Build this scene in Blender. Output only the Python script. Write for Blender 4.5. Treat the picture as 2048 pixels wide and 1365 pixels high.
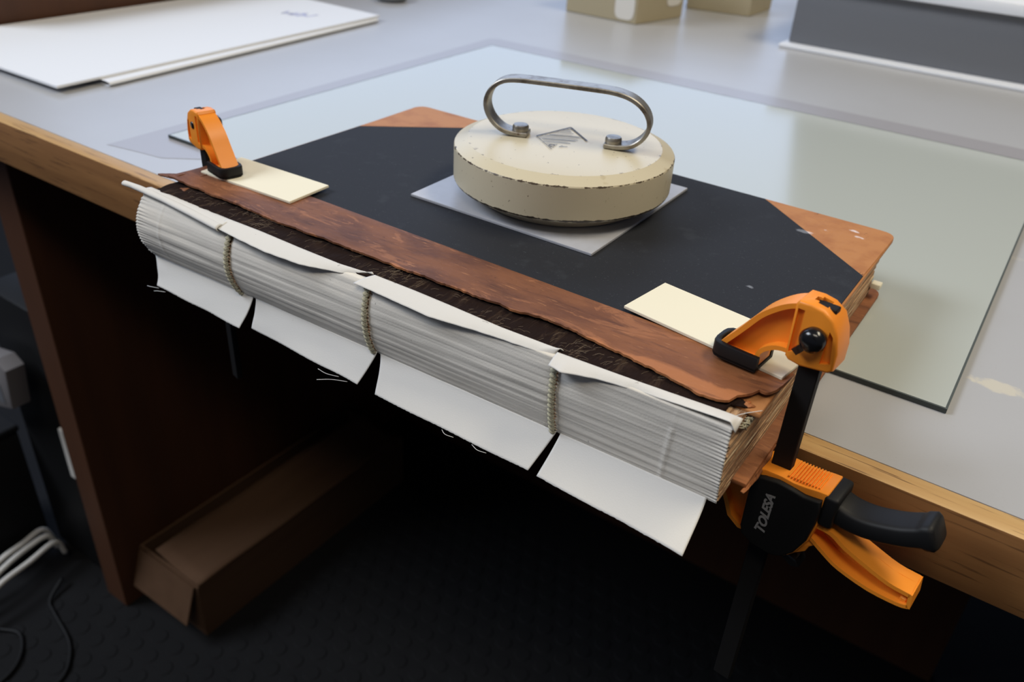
import bpy, bmesh, math, random
from mathutils import Vector, Matrix, noise
random.seed(7)
PI = math.pi
for o in list(bpy.data.objects): bpy.data.objects.remove(o)
scn = bpy.context.scene
C = scn.collection

# ------------------------------------------------------------------ camera
cam = bpy.data.cameras.new('camera'); camo = bpy.data.objects.new('camera', cam); C.objects.link(camo)
yaw, pitch, roll = math.radians(33.028), math.radians(31.942), math.radians(3.575)
fw = Vector((-math.sin(yaw)*math.cos(pitch), math.cos(yaw)*math.cos(pitch), -math.sin(pitch)))
rt = Vector((math.cos(yaw), math.sin(yaw), 0)); up = rt.cross(fw)
r2 = math.cos(roll)*rt+math.sin(roll)*up; u2 = -math.sin(roll)*rt+math.cos(roll)*up
m = Matrix((r2, u2, -fw)).transposed().to_4x4(); m.translation = Vector((0, -.33128, .24))
camo.matrix_world = m
cam.sensor_width = 36; cam.lens = 1695.04*36/2048; cam.clip_start = .01; cam.clip_end = 50
cam.dof.use_dof = True; cam.dof.focus_distance = .40; cam.dof.aperture_fstop = 11
scn.camera = camo

# ------------------------------------------------------------------ world and lights
w = bpy.data.worlds.new('world'); scn.world = w; w.use_nodes = True
bg = w.node_tree.nodes['Background']; bg.inputs[0].default_value = (.62, .72, 1, 1); bg.inputs[1].default_value = .07
def area(name, loc, target, sx, sy, power, col):
    l = bpy.data.lights.new(name, 'AREA'); l.shape = 'RECTANGLE'; l.size = sx; l.size_y = sy; l.energy = power; l.color = col
    o = bpy.data.objects.new(name, l); C.objects.link(o); o.location = loc
    o.rotation_euler = (Vector(target)-Vector(loc)).to_track_quat('-Z', 'Y').to_euler(); return o
area('window_light', (-2.7, 3.0, 1.75), (-.3, .2, .3), 4.0, 2.3, 60, (.56, .70, 1))
area('side_window_light', (-2.2, -1.2, 1.9), (-.2, 0, 0), 1.4, 1.0, 60, (.82, .89, 1))
area('ceiling_light', (.8, .5, 2.0), (.1, .1, 0), 1.2, .5, 29, (1, .88, .66))
area('ceiling_light_rear', (.3, -1.2, 2.1), (0, 0, 0), 1.2, .4, 15, (1, .90, .74))
scn.view_settings.view_transform = 'Standard'; scn.view_settings.look = 'None'
scn.view_settings.exposure = 0.0; scn.view_settings.gamma = 1; scn.view_settings.use_curve_mapping = False

# ------------------------------------------------------------------ materials
def srgb(r, g, b):
    f = lambda c: ((c/255+.055)/1.055)**2.4 if c/255 > .04045 else c/255/12.92
    return (f(r), f(g), f(b), 1)
class Mat:
    def __init__(s, name, col=(.5, .5, .5, 1), rough=.5, metal=0, spec=.5):
        s.m = bpy.data.materials.new(name); s.m.use_nodes = True; s.nt = s.m.node_tree
        s.b = s.nt.nodes['Principled BSDF']
        s.b.inputs['Base Color'].default_value = col; s.b.inputs['Roughness'].default_value = rough
        s.b.inputs['Metallic'].default_value = metal; s.b.inputs['Specular IOR Level'].default_value = spec
        s.tc = None; s.col = col; s.cur = None
    def n(s, t, **k):
        x = s.nt.nodes.new(t)
        for a, b in k.items():
            if a.startswith('i_'):
                x.inputs[int(a[2:]) if a[2:].isdigit() else a[2:].replace('_', ' ')].default_value = b
            else: setattr(x, a, b)
        return x
    def link(s, a, b): s.nt.links.new(a, b)
    def coord(s, scale=(1, 1, 1), rot=(0, 0, 0)):
        if not s.tc: s.tc = s.n('ShaderNodeTexCoord')
        mp = s.n('ShaderNodeMapping'); mp.inputs['Scale'].default_value = scale; mp.inputs['Rotation'].default_value = rot
        s.link(s.tc.outputs['Object'], mp.inputs[0]); return mp.outputs[0]
    def noise(s, scale, stretch=(1, 1, 1), detail=4, rough=.55, rot=(0, 0, 0), dist=0):
        x = s.n('ShaderNodeTexNoise'); x.inputs['Scale'].default_value = scale; x.inputs['Detail'].default_value = detail
        x.inputs['Roughness'].default_value = rough; x.inputs['Distortion'].default_value = dist
        s.link(s.coord(stretch, rot), x.inputs['Vector']); return x.outputs['Fac']
    def ramp(s, fac, a, b):
        x = s.n('ShaderNodeMapRange'); x.inputs[1].default_value = a; x.inputs[2].default_value = b
        s.link(fac, x.inputs[0]); return x.outputs[0]
    def mix(s, fac, col, mul=1.0):           # lay colour over the current base colour
        x = s.n('ShaderNodeMix', data_type='RGBA')
        if s.cur: s.link(s.cur, x.inputs[6])
        else: x.inputs[6].default_value = s.col
        x.inputs[7].default_value = col
        if mul != 1.0:
            mm = s.n('ShaderNodeMath', operation='MULTIPLY'); s.link(fac, mm.inputs[0]); mm.inputs[1].default_value = mul; fac = mm.outputs[0]
        s.link(fac, x.inputs[0]); s.cur = x.outputs[2]; s.link(s.cur, s.b.inputs['Base Color']); return s
    def bump(s, fac, strength=.3, dist=.0005):
        x = s.n('ShaderNodeBump'); x.inputs['Strength'].default_value = strength; x.inputs['Distance'].default_value = dist
        s.link(fac, x.inputs['Height']); s.link(x.outputs[0], s.b.inputs['Normal']); return s
    def spot(s, p, r, col, amount=.8, wob=.5, stretch=(1, 1, 1), nscale=400):   # a stain with a place of its own (object coordinates)
        vm = s.n('ShaderNodeVectorMath', operation='SUBTRACT')
        if not s.tc: s.coord()
        s.link(s.tc.outputs['Object'], vm.inputs[0]); vm.inputs[1].default_value = p
        v2 = s.n('ShaderNodeVectorMath', operation='MULTIPLY'); s.link(vm.outputs[0], v2.inputs[0]); v2.inputs[1].default_value = stretch
        ln = s.n('ShaderNodeVectorMath', operation='LENGTH'); s.link(v2.outputs[0], ln.inputs[0])
        nz = s.noise(nscale, detail=3)
        ad = s.n('ShaderNodeMath', operation='MULTIPLY_ADD'); s.link(nz, ad.inputs[0]); ad.inputs[1].default_value = r*2*wob; s.link(ln.outputs['Value'], ad.inputs[2])
        return s.mix(s.ramp(ad.outputs[0], r*(1+wob), r*(1+wob)*.8), col, amount)
M = {}
# laminate table top
t = Mat('grey_laminate', srgb(178, 179, 182), .30, spec=.5); M['laminate'] = t
t.mix(t.ramp(t.noise(6, detail=5), .45, .75), srgb(164, 164, 164), .35)
t.mix(t.ramp(t.noise(900, detail=2), .62, .8), srgb(150, 147, 145), .25)
t.spot((.2115, -.4830, .75), .0085, srgb(208, 202, 186), .8, .7, (.6, 1.3, 1), 160)
t.spot((.1900, -.3000, .75), .0060, srgb(196, 194, 188), .35, .7, (.4, 1.5, 1), 160)
t.spot((.1150, -.5400, .75), .0090, srgb(168, 166, 158), .5, .8, (.6, 1, 1), 120)
# pale wood lipping
t = Mat('beech_wood', srgb(212, 176, 120), .45); M['wood'] = t
t.mix(t.ramp(t.noise(60, (.06, 1, 1), 6), .35, .65), srgb(176, 132, 78), .7)
t.mix(t.ramp(t.noise(420, (.045, 1, 1), 3, .6), .585, .64), srgb(96, 62, 34), .7)
t.bump(t.noise(300, (.05, 1, 1)), .15)
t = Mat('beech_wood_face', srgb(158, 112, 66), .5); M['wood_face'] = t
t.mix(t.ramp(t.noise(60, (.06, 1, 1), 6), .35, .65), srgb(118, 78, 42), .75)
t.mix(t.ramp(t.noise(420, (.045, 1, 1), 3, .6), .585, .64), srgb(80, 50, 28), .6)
t = Mat('brown_panel', srgb(82, 48, 26), .6); M['panel'] = t
t.mix(t.ramp(t.noise(25, (1, 1, .08), 5), .3, .7), srgb(58, 33, 19), .6)
t = Mat('dark_rubber_floor', srgb(29, 29, 30), .75, spec=.12); M['floor'] = t
t.mix(t.ramp(t.noise(30), .4, .8), srgb(24, 24, 26), .5)
t = Mat('black_cloth', srgb(36, 38, 44), .75, spec=.3); M['bookcloth'] = t
t.mix(t.ramp(t.noise(900, detail=2), .66, .78), srgb(88, 92, 98), .5)
t.mix(t.ramp(t.noise(60, detail=6), .6, .8), srgb(62, 66, 72), .5)
for p, r_ in (((.320-.0, .054, .04), .0035),): pass
BX, BY = -.25, .05        # book root
for (px, py, rr, st) in ((-.1093, .0543, .0026, (1, 1, 1)), (-.4234, .1317, .0035, (1, .6, 1)), (-.4106, .131, .002, (1, 1, 1)), (-.1099, .1417, .0045, (.8, 1.5, 1)), (-.2650, -.002, .0013, (1, 1, 1)), (-.3855, .0746, .0012, (1, 1, 1))):
    t.spot((px-BX, py-BY, .041), rr, srgb(150, 155, 165), .55, .6, st)
t.bump(t.noise(1400, detail=1), .25, .0002)
t = Mat('tan_leather', srgb(184, 126, 76), .58, spec=.35); M['corner_leather'] = t
t.mix(t.ramp(t.noise(70, detail=6), .45, .72), srgb(156, 96, 54), .7)
t.mix(t.ramp(t.noise(160, (1, .35, 1), detail=5, rough=.7, rot=(0, 0, .5)), .66, .72), srgb(96, 52, 32), .7)
for (px, py, rr, st) in ((-.1009, .1524, .0022, (1, 1, 1)), (-.0870, .1629, .0032, (.8, 1.7, 1)), (-.0827, .1557, .0030, (.8, 1.6, 1)), (-.1099, .1417, .0045, (.8, 1.5, 1))):
    t.spot((px-BX, py-BY, .041), rr, srgb(228, 214, 212), .85, .6, st, 500)
t.bump(t.noise(200, detail=6), .4, .0006)
t = Mat('torn_brown_leather', srgb(126, 80, 52), .62, spec=.35); M['leather'] = t
t.mix(t.ramp(t.noise(38, (.5, 1.3, 1), 6, .6), .42, .6), srgb(92, 56, 40), .85)
t.mix(t.ramp(t.noise(46, (.55, 1.5, 1), 7, .68, rot=(0, 0, -.25), dist=1.2), .57, .61), srgb(168, 112, 76), .5)
t.mix(t.ramp(t.noise(420, (.5, 1, 1), 4, .7), .64, .72), srgb(62, 32, 22), .6)
# paler raw leather along the torn edge
sx = t.n('ShaderNodeSeparateXYZ'); t.link(t.coord(), sx.inputs[0])
nz = t.noise(55, (.5, 1, 1), 4, dist=1.5)
ma = t.n('ShaderNodeMath', operation='MULTIPLY_ADD'); t.link(nz, ma.inputs[0]); ma.inputs[1].default_value = .018; t.link(sx.outputs[1], ma.inputs[2])
mb = t.n('ShaderNodeMath', operation='MULTIPLY_ADD'); t.link(sx.outputs[0], mb.inputs[0]); mb.inputs[1].default_value = -.045; t.link(ma.outputs[0], mb.inputs[2])
t.mix(t.ramp(mb.outputs[0], -.0895, -.0915), srgb(184, 120, 76), .8)
t.mix(t.ramp(sx.outputs[0], .06, .18), srgb(166, 104, 60), .4)
t.mix(t.ramp(t.noise(500, (.16, 1.6, 1), 4, .6, rot=(0, 0, -.35), dist=.4), .64, .70), srgb(198, 140, 96), .45)
t.mix(t.ramp(t.noise(120, (.25, 1.6, 1), 5, .6), .56, .7), srgb(66, 38, 28), .6)
t.bump(t.noise(260, (.5, 1, 1), 6), .6, .0007)
t = Mat('raw_leather_edge', srgb(186, 112, 60), .8); M['leather_edge'] = t
t.mix(t.ramp(t.noise(300), .45, .6), srgb(120, 66, 38), .8)
t = Mat('old_spine_lining', srgb(34, 23, 20), .9, spec=.1); M['lining'] = t
t.mix(t.ramp(t.noise(240, (1, .12, 1), 5, .7, rot=(0, 0, .9), dist=.6), .55, .75), srgb(96, 78, 62), .5)
t.mix(t.ramp(t.noise(46, (1, .7, 1), 4), .6, .75), srgb(66, 50, 42), .5)
t.bump(t.noise(500, (1, .2, 1), rot=(0, 0, .9)), .7, .001)
t = Mat('white_linen', srgb(226, 221, 212), .85, spec=.2); M['linen'] = t
t.mix(t.ramp(t.noise(24, (1, 1, 2.5), 3), .45, .75), srgb(204, 199, 190), .6)
t.mix(t.ramp(t.noise(260, detail=2), .76, .8), srgb(120, 116, 112), .6)
t.bump(t.noise(1500, detail=1), .35, .00025)
t = Mat('white_linen_flap', srgb(216, 214, 210), .85, spec=.2); M['flap'] = t
t.mix(t.ramp(t.noise(260, detail=2), .765, .8), srgb(120, 116, 112), .6)
t.bump(t.noise(1500, detail=1), .3, .0002)
t = Mat('dark_hair', srgb(120, 104, 86), .8); M['hair'] = t
t = Mat('beige_sewing_thread', srgb(192, 186, 160), .8); M['thread'] = t
t = Mat('white_thread', srgb(225, 224, 220), .8); M['white_thread'] = t
t = Mat('aged_pages', srgb(186, 152, 118), .85, spec=.2); M['pages'] = t
t.mix(t.ramp(t.noise(1300, (.3, .018, 1), 4, .8, rot=(.03, 0, 0)), .46, .58), srgb(108, 74, 52), .85)
t.mix(t.ramp(t.noise(420, (.3, .03, 1), 3, .7), .56, .64), srgb(222, 204, 172), .8)
t.bump(t.noise(900, (.2, .03, 1)), .6, .0006)
t = Mat('cream_card', srgb(236, 230, 208), .7, spec=.25); M['card'] = t
t = Mat('grey_acrylic', srgb(176, 178, 186), .36, spec=.5); M['acrylic'] = t
t.mix(t.ramp(t.noise(240), .4, .7), srgb(168, 170, 176), .5)
t = Mat('cream_enamel', srgb(208, 198, 172), .33, spec=.4); M['enamel'] = t
def enamel_wear(t):
    sx = t.n('ShaderNodeSeparateXYZ'); t.link(t.coord(), sx.inputs[0])
    z = sx.outputs[2]
    def band(zc, half, lo, hi, col, amt):
        a = t.n('ShaderNodeMath', operation='SUBTRACT'); t.link(z, a.inputs[0]); a.inputs[1].default_value = zc
        b = t.n('ShaderNodeMath', operation='ABSOLUTE'); t.link(a.outputs[0], b.inputs[0])
        c = t.n('ShaderNodeMath', operation='DIVIDE'); t.link(b.outputs[0], c.inputs[0]); c.inputs[1].default_value = half
        nz = t.noise(180, detail=5, rough=.65)
        d = t.n('ShaderNodeMath', operation='SUBTRACT'); t.link(nz, d.inputs[0])
        e = t.n('ShaderNodeMath', operation='MULTIPLY'); t.link(c.outputs[0], e.inputs[0]); e.inputs[1].default_value = .35; t.link(e.outputs[0], d.inputs[1])
        t.mix(t.ramp(d.outputs[0], lo, hi), col, amt)
    band(.0295, .0011, .40, .45, srgb(62, 46, 34), .95)
    band(.0100, .0011, .28, .36, srgb(46, 36, 28), .95)
    band(.0331, .00035, .52, .58, srgb(110, 92, 70), .7)
enamel_wear(t)
t.mix(t.ramp(t.noise(75, detail=4), .66, .72), srgb(186, 172, 140), .6)
t.mix(t.ramp(t.noise(260, detail=3), .715, .74), srgb(74, 60, 44), .8)
t.mix(t.ramp(t.noise(420, (1, 1, 1), detail=3), .70, .74), srgb(150, 134, 106), .7)
t = Mat('old_nickel', srgb(172, 168, 160), .42, .8); M['nickel'] = t
t.mix(t.ramp(t.noise(90, detail=6), .48, .66), srgb(104, 92, 76), .75)
t.mix(t.ramp(t.noise(260, detail=5), .62, .7), srgb(88, 58, 34), .7)
t.bump(t.noise(300), .15)
t = Mat('printing_ink', srgb(62, 56, 50), .5); M['ink'] = t
t = Mat('orange_plastic', srgb(250, 150, 44), .42, spec=.45); M['orange'] = t
t.bump(t.noise(900), .08, .0002)
t = Mat('black_plastic', srgb(22, 22, 23), .55, spec=.3); M['black'] = t
t.bump(t.noise(1200), .1, .0002)
t = Mat('black_steel_bar', srgb(24, 23, 23), .6, spec=.25); M['bar'] = t
t = Mat('black_gloss_plastic', srgb(20, 20, 22), .2, spec=.6); M['gloss'] = t
t = Mat('grey_print', srgb(150, 150, 152), .5); M['print'] = t
t = Mat('glass_edge', srgb(84, 90, 88), .3); M['glass_edge'] = t
t = Mat('white_board', srgb(232, 234, 238), .6, spec=.3); M['white'] = t
t = Mat('white_card_edge', srgb(205, 205, 190), .7); M['white2'] = t
t = Mat('blue_pencil', srgb(176, 182, 226), .8); M['pencil'] = t
t = Mat('tan_box_card', srgb(172, 160, 132), .7); M['tan'] = t
t = Mat('white_label', srgb(222, 218, 210), .6); M['label'] = t
t = Mat('grey_pack', srgb(120, 116, 116), .7); M['pack'] = t
t = Mat('dark_grey_metal', srgb(108, 110, 115), .45); M['dgrey'] = t
t = Mat('grey_band', srgb(160, 158, 162), .3); M['dark_band'] = t
t = Mat('brown_cardboard', srgb(92, 68, 50), .85, spec=.15); M['cardboard'] = t
t.mix(t.ramp(t.noise(40, (1, .1, 1)), .4, .7), srgb(80, 58, 42), .5)
t = Mat('white_plaster', srgb(170, 165, 160), .9); M['plaster'] = t
# pane of glass: clear mixed with a larger pale diffuse share, mirror by Fresnel
g = bpy.data.materials.new('greenish_glass'); g.use_nodes = True; nt = g.node_tree; nt.nodes.clear()
out = nt.nodes.new('ShaderNodeOutputMaterial'); tr = nt.nodes.new('ShaderNodeBsdfTransparent'); tr.inputs[0].default_value = (.90, .95, .95, 1)
df = nt.nodes.new('ShaderNodeBsdfDiffuse'); df.inputs[0].default_value = srgb(210, 216, 210)
gl = nt.nodes.new('ShaderNodeBsdfGlossy'); gl.inputs['Roughness'].default_value = .11
fr = nt.nodes.new('ShaderNodeFresnel'); fr.inputs[0].default_value = 1.52
m1 = nt.nodes.new('ShaderNodeMixShader'); m1.inputs[0].default_value = .72; m2 = nt.nodes.new('ShaderNodeMixShader')
nt.links.new(tr.outputs[0], m1.inputs[1]); nt.links.new(df.outputs[0], m1.inputs[2])
nt.links.new(fr.outputs[0], m2.inputs[0]); nt.links.new(m1.outputs[0], m2.inputs[1]); nt.links.new(gl.outputs[0], m2.inputs[2]); nt.links.new(m2.outputs[0], out.inputs[0])
GLASS = g
def mt(k): return GLASS if k == 'glass' else M[k].m

# ------------------------------------------------------------------ helpers
def tag(o, label=None, cat=None, group=None, kind=None):
    if label: o['label'] = label
    if cat: o['category'] = cat
    if group: o['group'] = group
    if kind: o['kind'] = kind
    return o
def root(name, label, cat, loc, rz=0, group=None):
    o = bpy.data.objects.new(name, None); C.objects.link(o); o.location = loc; o.rotation_euler = (0, 0, rz); o.empty_display_size = .02
    return tag(o, label, cat, group)
def rmat(r):      # world matrix of a root or of a child placed on it
    if r is None: return Matrix()
    a = Matrix.Translation(r.location) @ Matrix.Rotation(r.rotation_euler.z, 4, 'Z')
    return rmat(r.parent) @ a
def obj(name, bm, mat, parent=None, local=False, smooth=False, origin=None, angle=None, label=None, kind=None):
    """link a bmesh as one object. World coordinates unless local."""
    if not local and parent is not None: bmesh.ops.transform(bm, matrix=rmat(parent).inverted(), verts=bm.verts)
    if origin is not None: bmesh.ops.translate(bm, vec=-Vector(origin), verts=bm.verts)
    bmesh.ops.recalc_face_normals(bm, faces=bm.faces)
    me = bpy.data.meshes.new(name); bm.to_mesh(me); bm.free()
    mats = mat if isinstance(mat, (list, tuple)) else [mat]
    for k in mats: me.materials.append(mt(k))
    if smooth: me.polygons.foreach_set('use_smooth', [True]*len(me.polygons))
    o = bpy.data.objects.new(name, me); C.objects.link(o)
    if origin is not None: o.location = origin
    if parent is not None: o.parent = parent
    if angle is not None:
        try: me.set_sharp_from_angle(angle=angle)
        except Exception: pass
    if label: o['label'] = label
    if kind: o['kind'] = kind
    return o
def B(): return bmesh.new()
def box(bm, a, b, bev=0, seg=2):
    r = bmesh.ops.create_cube(bm, size=1); vs = r['verts']
    for v in vs: v.co = Vector([(a[i]+b[i])/2 + v.co[i]*(b[i]-a[i]) for i in range(3)])
    if bev:
        es = list({e for v in vs for e in v.link_edges})
        bmesh.ops.bevel(bm, geom=es, offset=bev, segments=seg, affect='EDGES', profile=.5)
    return bm
def prism(bm, pts, y0, y1, bev=0, seg=2, axis='y'):
    """polygon in (x,z) pushed along y (axis 'y') or in (x,y) pushed along z (axis 'z')"""
    f3 = (lambda p, k: (p[0], k, p[1])) if axis == 'y' else (lambda p, k: (p[0], p[1], k))
    a = [bm.verts.new(f3(p, y0)) for p in pts]; b = [bm.verts.new(f3(p, y1)) for p in pts]
    fs = [bm.faces.new(a), bm.faces.new(list(reversed(b)))]; n = len(pts)
    for i in range(n): fs.append(bm.faces.new((a[i], b[i], b[(i+1) % n], a[(i+1) % n])))
    bmesh.ops.recalc_face_normals(bm, faces=fs)
    if bev:
        es = list({e for f in fs[:2] for e in f.edges})
        bmesh.ops.bevel(bm, geom=es, offset=bev, segments=seg, affect='EDGES', profile=.5, clamp_overlap=True)
    return bm
def spline(pts, n=6, closed=False):
    P = [Vector(p) for p in pts]; out = []; L = len(P)
    for i in range(L if closed else L-1):
        p0 = P[(i-1) % L] if closed or i > 0 else P[0]*2-P[1]
        p1 = P[i]; p2 = P[(i+1) % L]; p3 = P[(i+2) % L] if closed or i+2 < L else P[-1]*2-P[-2]
        for k in range(n):
            t = k/n
            out.append(.5*((2*p1)+(-p0+p2)*t+(2*p0-5*p1+4*p2-p3)*t*t+(-p0+3*p1-3*p2+p3)*t**3))
    if not closed: out.append(P[-1])
    return out
def tube(bm, pts, r, seg=8, taper=None, cap=True):
    P = [Vector(p) for p in pts]; rings = []; nrm = None
    for i, p in enumerate(P):
        d = (P[min(i+1, len(P)-1)]-P[max(i-1, 0)]).normalized()
        if nrm is None:
            nrm = d.cross(Vector((0, 0, 1)) if abs(d.z) < .9 else Vector((1, 0, 0))).normalized()
        nrm = (nrm-d*nrm.dot(d)).normalized(); bn = d.cross(nrm)
        rr = r*(taper(i/(len(P)-1)) if taper else 1)
        rings.append([bm.verts.new(p+(nrm*math.cos(2*PI*k/seg)+bn*math.sin(2*PI*k/seg))*rr) for k in range(seg)])
    for a, b in zip(rings, rings[1:]):
        for k in range(seg): bm.faces.new((a[k], a[(k+1) % seg], b[(k+1) % seg], b[k]))
    if cap: bm.faces.new(list(reversed(rings[0]))); bm.faces.new(rings[-1])
    return bm
def strip(bm, path, width, thick, ydir=Vector((0, 1, 0)), w2=None):
    """flat bar with rectangular section swept along a path in a plane whose normal is ydir"""
    P = [Vector(p) for p in path]; rings = []
    for i, p in enumerate(P):
        d = (P[min(i+1, len(P)-1)]-P[max(i-1, 0)]).normalized(); n = d.cross(ydir).normalized()
        f = i/(len(P)-1); ww = width if w2 is None else width+(w2-width)*f
        rings.append([bm.verts.new(p+ydir*ww/2*a+n*thick/2*b) for a, b in ((-1, -1), (1, -1), (1, 1), (-1, 1))])
    fs = []
    for a, b in zip(rings, rings[1:]):
        for k in range(4): fs.append(bm.faces.new((a[k], a[(k+1) % 4], b[(k+1) % 4], b[k])))
    fs.append(bm.faces.new(list(reversed(rings[0])))); fs.append(bm.faces.new(rings[-1])); return bm
def lathe(bm, prof, seg=96, c=(0, 0, 0)):
    rings = []
    for r, z in prof:
        if r < 1e-6: rings.append([bm.verts.new((c[0], c[1], c[2]+z))])
        else: rings.append([bm.verts.new((c[0]+r*math.cos(2*PI*k/seg), c[1]+r*math.sin(2*PI*k/seg), c[2]+z)) for k in range(seg)])
    for a, b in zip(rings, rings[1:]):
        for k in range(seg):
            k2 = (k+1) % seg
            if len(a) == 1 and len(b) == 1: continue
            if len(a) == 1: bm.faces.new((a[0], b[k], b[k2]))
            elif len(b) == 1: bm.faces.new((a[k], a[k2], b[0]))
            else: bm.faces.new((a[k], a[k2], b[k2], b[k]))
    return bm
def sheet(bm, fn, nu, nv, thick=0):
    """grid surface fn(u,v) with real thickness along its normals"""
    top = [[Vector(fn(i/nu, j/nv)) for j in range(nv+1)] for i in range(nu+1)]
    if thick:
        bot = []
        for i in range(nu+1):
            row = []
            for j in range(nv+1):
                du = top[min(i+1, nu)][j]-top[max(i-1, 0)][j]; dv = top[i][min(j+1, nv)]-top[i][max(j-1, 0)]
                n = du.cross(dv)
                n = n.normalized() if n.length > 1e-12 else Vector((0, 0, 1))
                row.append(top[i][j]-n*thick)
            bot.append(row)
    A = [[bm.verts.new(p) for p in r] for r in top]
    for i in range(nu):
        for j in range(nv): bm.faces.new((A[i][j], A[i+1][j], A[i+1][j+1], A[i][j+1]))
    if thick:
        Bt = [[bm.verts.new(p) for p in r] for r in bot]
        for i in range(nu):
            for j in range(nv): bm.faces.new((Bt[i][j], Bt[i][j+1], Bt[i+1][j+1], Bt[i+1][j]))
        for i in range(nu):
            bm.faces.new((A[i][0], Bt[i][0], Bt[i+1][0], A[i+1][0])); bm.faces.new((A[i][nv], A[i+1][nv], Bt[i+1][nv], Bt[i][nv]))
        for j in range(nv):
            bm.faces.new((A[0][j], A[0][j+1], Bt[0][j+1], Bt[0][j])); bm.faces.new((A[nu][j], Bt[nu][j], Bt[nu][j+1], A[nu][j+1]))
    return bm
def lerp_list(L, x):
    if x <= L[0][0]: return L[0][1]
    for a, b in zip(L, L[1:]):
        if x <= b[0]: return a[1]+(b[1]-a[1])*(x-a[0])/(b[0]-a[0])
    return L[-1][1]
def ns(x, y=0, z=0): return noise.noise(Vector((x, y, z)))
def cut(o, cutters):
    """carve recesses with real booleans, then drop the cutters"""
    for bmc in cutters:
        me = bpy.data.meshes.new('c'); bmesh.ops.recalc_face_normals(bmc, faces=bmc.faces); bmc.to_mesh(me); bmc.free()
        c = bpy.data.objects.new('c', me); C.objects.link(c)
        if o.parent: c.parent = o.parent
        md = o.modifiers.new('b', 'BOOLEAN'); md.operation = 'DIFFERENCE'; md.solver = 'EXACT'; md.object = c
        bpy.context.view_layer.update()
        dg = bpy.context.evaluated_depsgraph_get()
        nm = bpy.data.meshes.new_from_object(o.evaluated_get(dg))
        o.modifiers.clear(); old = o.data; o.data = nm; bpy.data.meshes.remove(old); bpy.data.objects.remove(c)
    return o

# ------------------------------------------------------------------ setting
fl = obj('floor', box(B(), (-3, -2.2, -.80), (2.2, 2.6, -.75)), 'floor'); tag(fl, kind='structure')
b = B()
for i in range(-30, 5):
    for j in range(-12, 20):
        x = i*.032+(.016 if j % 2 else 0); y = j*.028
        if x < -.73 and y > .08: continue
        n = 12
        a = [b.verts.new((x+.0118*math.cos(2*PI*k/n), y+.0118*math.sin(2*PI*k/n), -.75)) for k in range(n)]
        c = [b.verts.new((x+.0105*math.cos(2*PI*k/n), y+.0105*math.sin(2*PI*k/n), -.7488)) for k in range(n)]
        for k in range(n): b.faces.new((a[k], a[(k+1) % n], c[(k+1) % n], c[k]))
        b.faces.new(c)
o = obj('floor_stud', b, 'floor', fl, kind='stuff')
wl = obj('wall_left', box(B(), (-1.075, .146, -.75), (-1.033, 2.0, .10)), 'panel'); tag(wl, kind='structure')

# ------------------------------------------------------------------ workbench
wb = root('workbench', 'long workbench with grey laminate top and pale wood edge', 'workbench', (-.2, .6, -.75))
obj('tabletop', box(B(), (-1.03, .0136, -.039), (.75, 1.45, 0)), 'laminate', wb)
we = obj('wood_edge', box(B(), (-1.03, 0, -.0391), (.75, .0135, .0002), .0012, 2), ['wood', 'wood_face'], wb, smooth=True, angle=.6, label='pale wooden edge strip with dark grain flecks')
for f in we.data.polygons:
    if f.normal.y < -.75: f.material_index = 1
obj('side_panel', box(B(), (-.925, .06, -.75), (-.88, 1.3, -.0395), .001, 1), 'panel', wb, label='brown wooden side panel')
obj('back_panel', box(B(), (-.8795, .64, -.75), (.09, .66, -.0395)), 'panel', wb)
obj('support_panel', box(B(), (.66, .06, -.75), (.70, 1.3, -.0395)), 'panel', wb)

# ------------------------------------------------------------------ glass sheet and dark band on the bench
gth = math.radians(.5064); gx, gy, gw, gd = -.60448, .067456, .59854, .45277
def grot(x, y): return (gx+x*math.cos(gth)-y*math.sin(gth), gy+x*math.sin(gth)+y*math.cos(gth))
dark_band = root('grey_band_sheet', 'thin grey band showing beyond the edges of the glass sheet', 'dark_band', (-.33, .3, .0002))
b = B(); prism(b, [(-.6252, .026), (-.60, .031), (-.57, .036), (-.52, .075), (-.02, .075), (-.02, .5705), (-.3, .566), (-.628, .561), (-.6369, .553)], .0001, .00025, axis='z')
obj('dark_band', b, 'dark_band', dark_band)  # thin grey sheet standing in for the dark band beside the glass
gr = root('glass_sheet', 'flat rectangular sheet of greenish glass lying under the book', 'glass', (-.3, .29, .0006))
b = B(); P = [grot(*p) for p in ((0, 0), (gw, 0), (gw, gd), (0, gd))]
prism(b, P, .0006, .0029, axis='z')
b.faces.ensure_lookup_table()
b.faces.ensure_lookup_table()
o = obj('glass_pane', b, ['glass', 'glass_edge'], gr)
rim = B(); e_ = .0011
P2 = [grot(*p) for p in ((e_, e_), (gw-e_, e_), (gw-e_, gd-e_), (e_, gd-e_))]
for i in range(4):
    j = (i+1) % 4; prism(rim, [P[i], P[j], P2[j], P2[i]], .0005, .0030, axis='z')
obj('ground_edge', rim, 'glass_edge', gr)
for f in o.data.polygons:
    if abs(f.normal.z) < .5: f.material_index = 1

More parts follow.
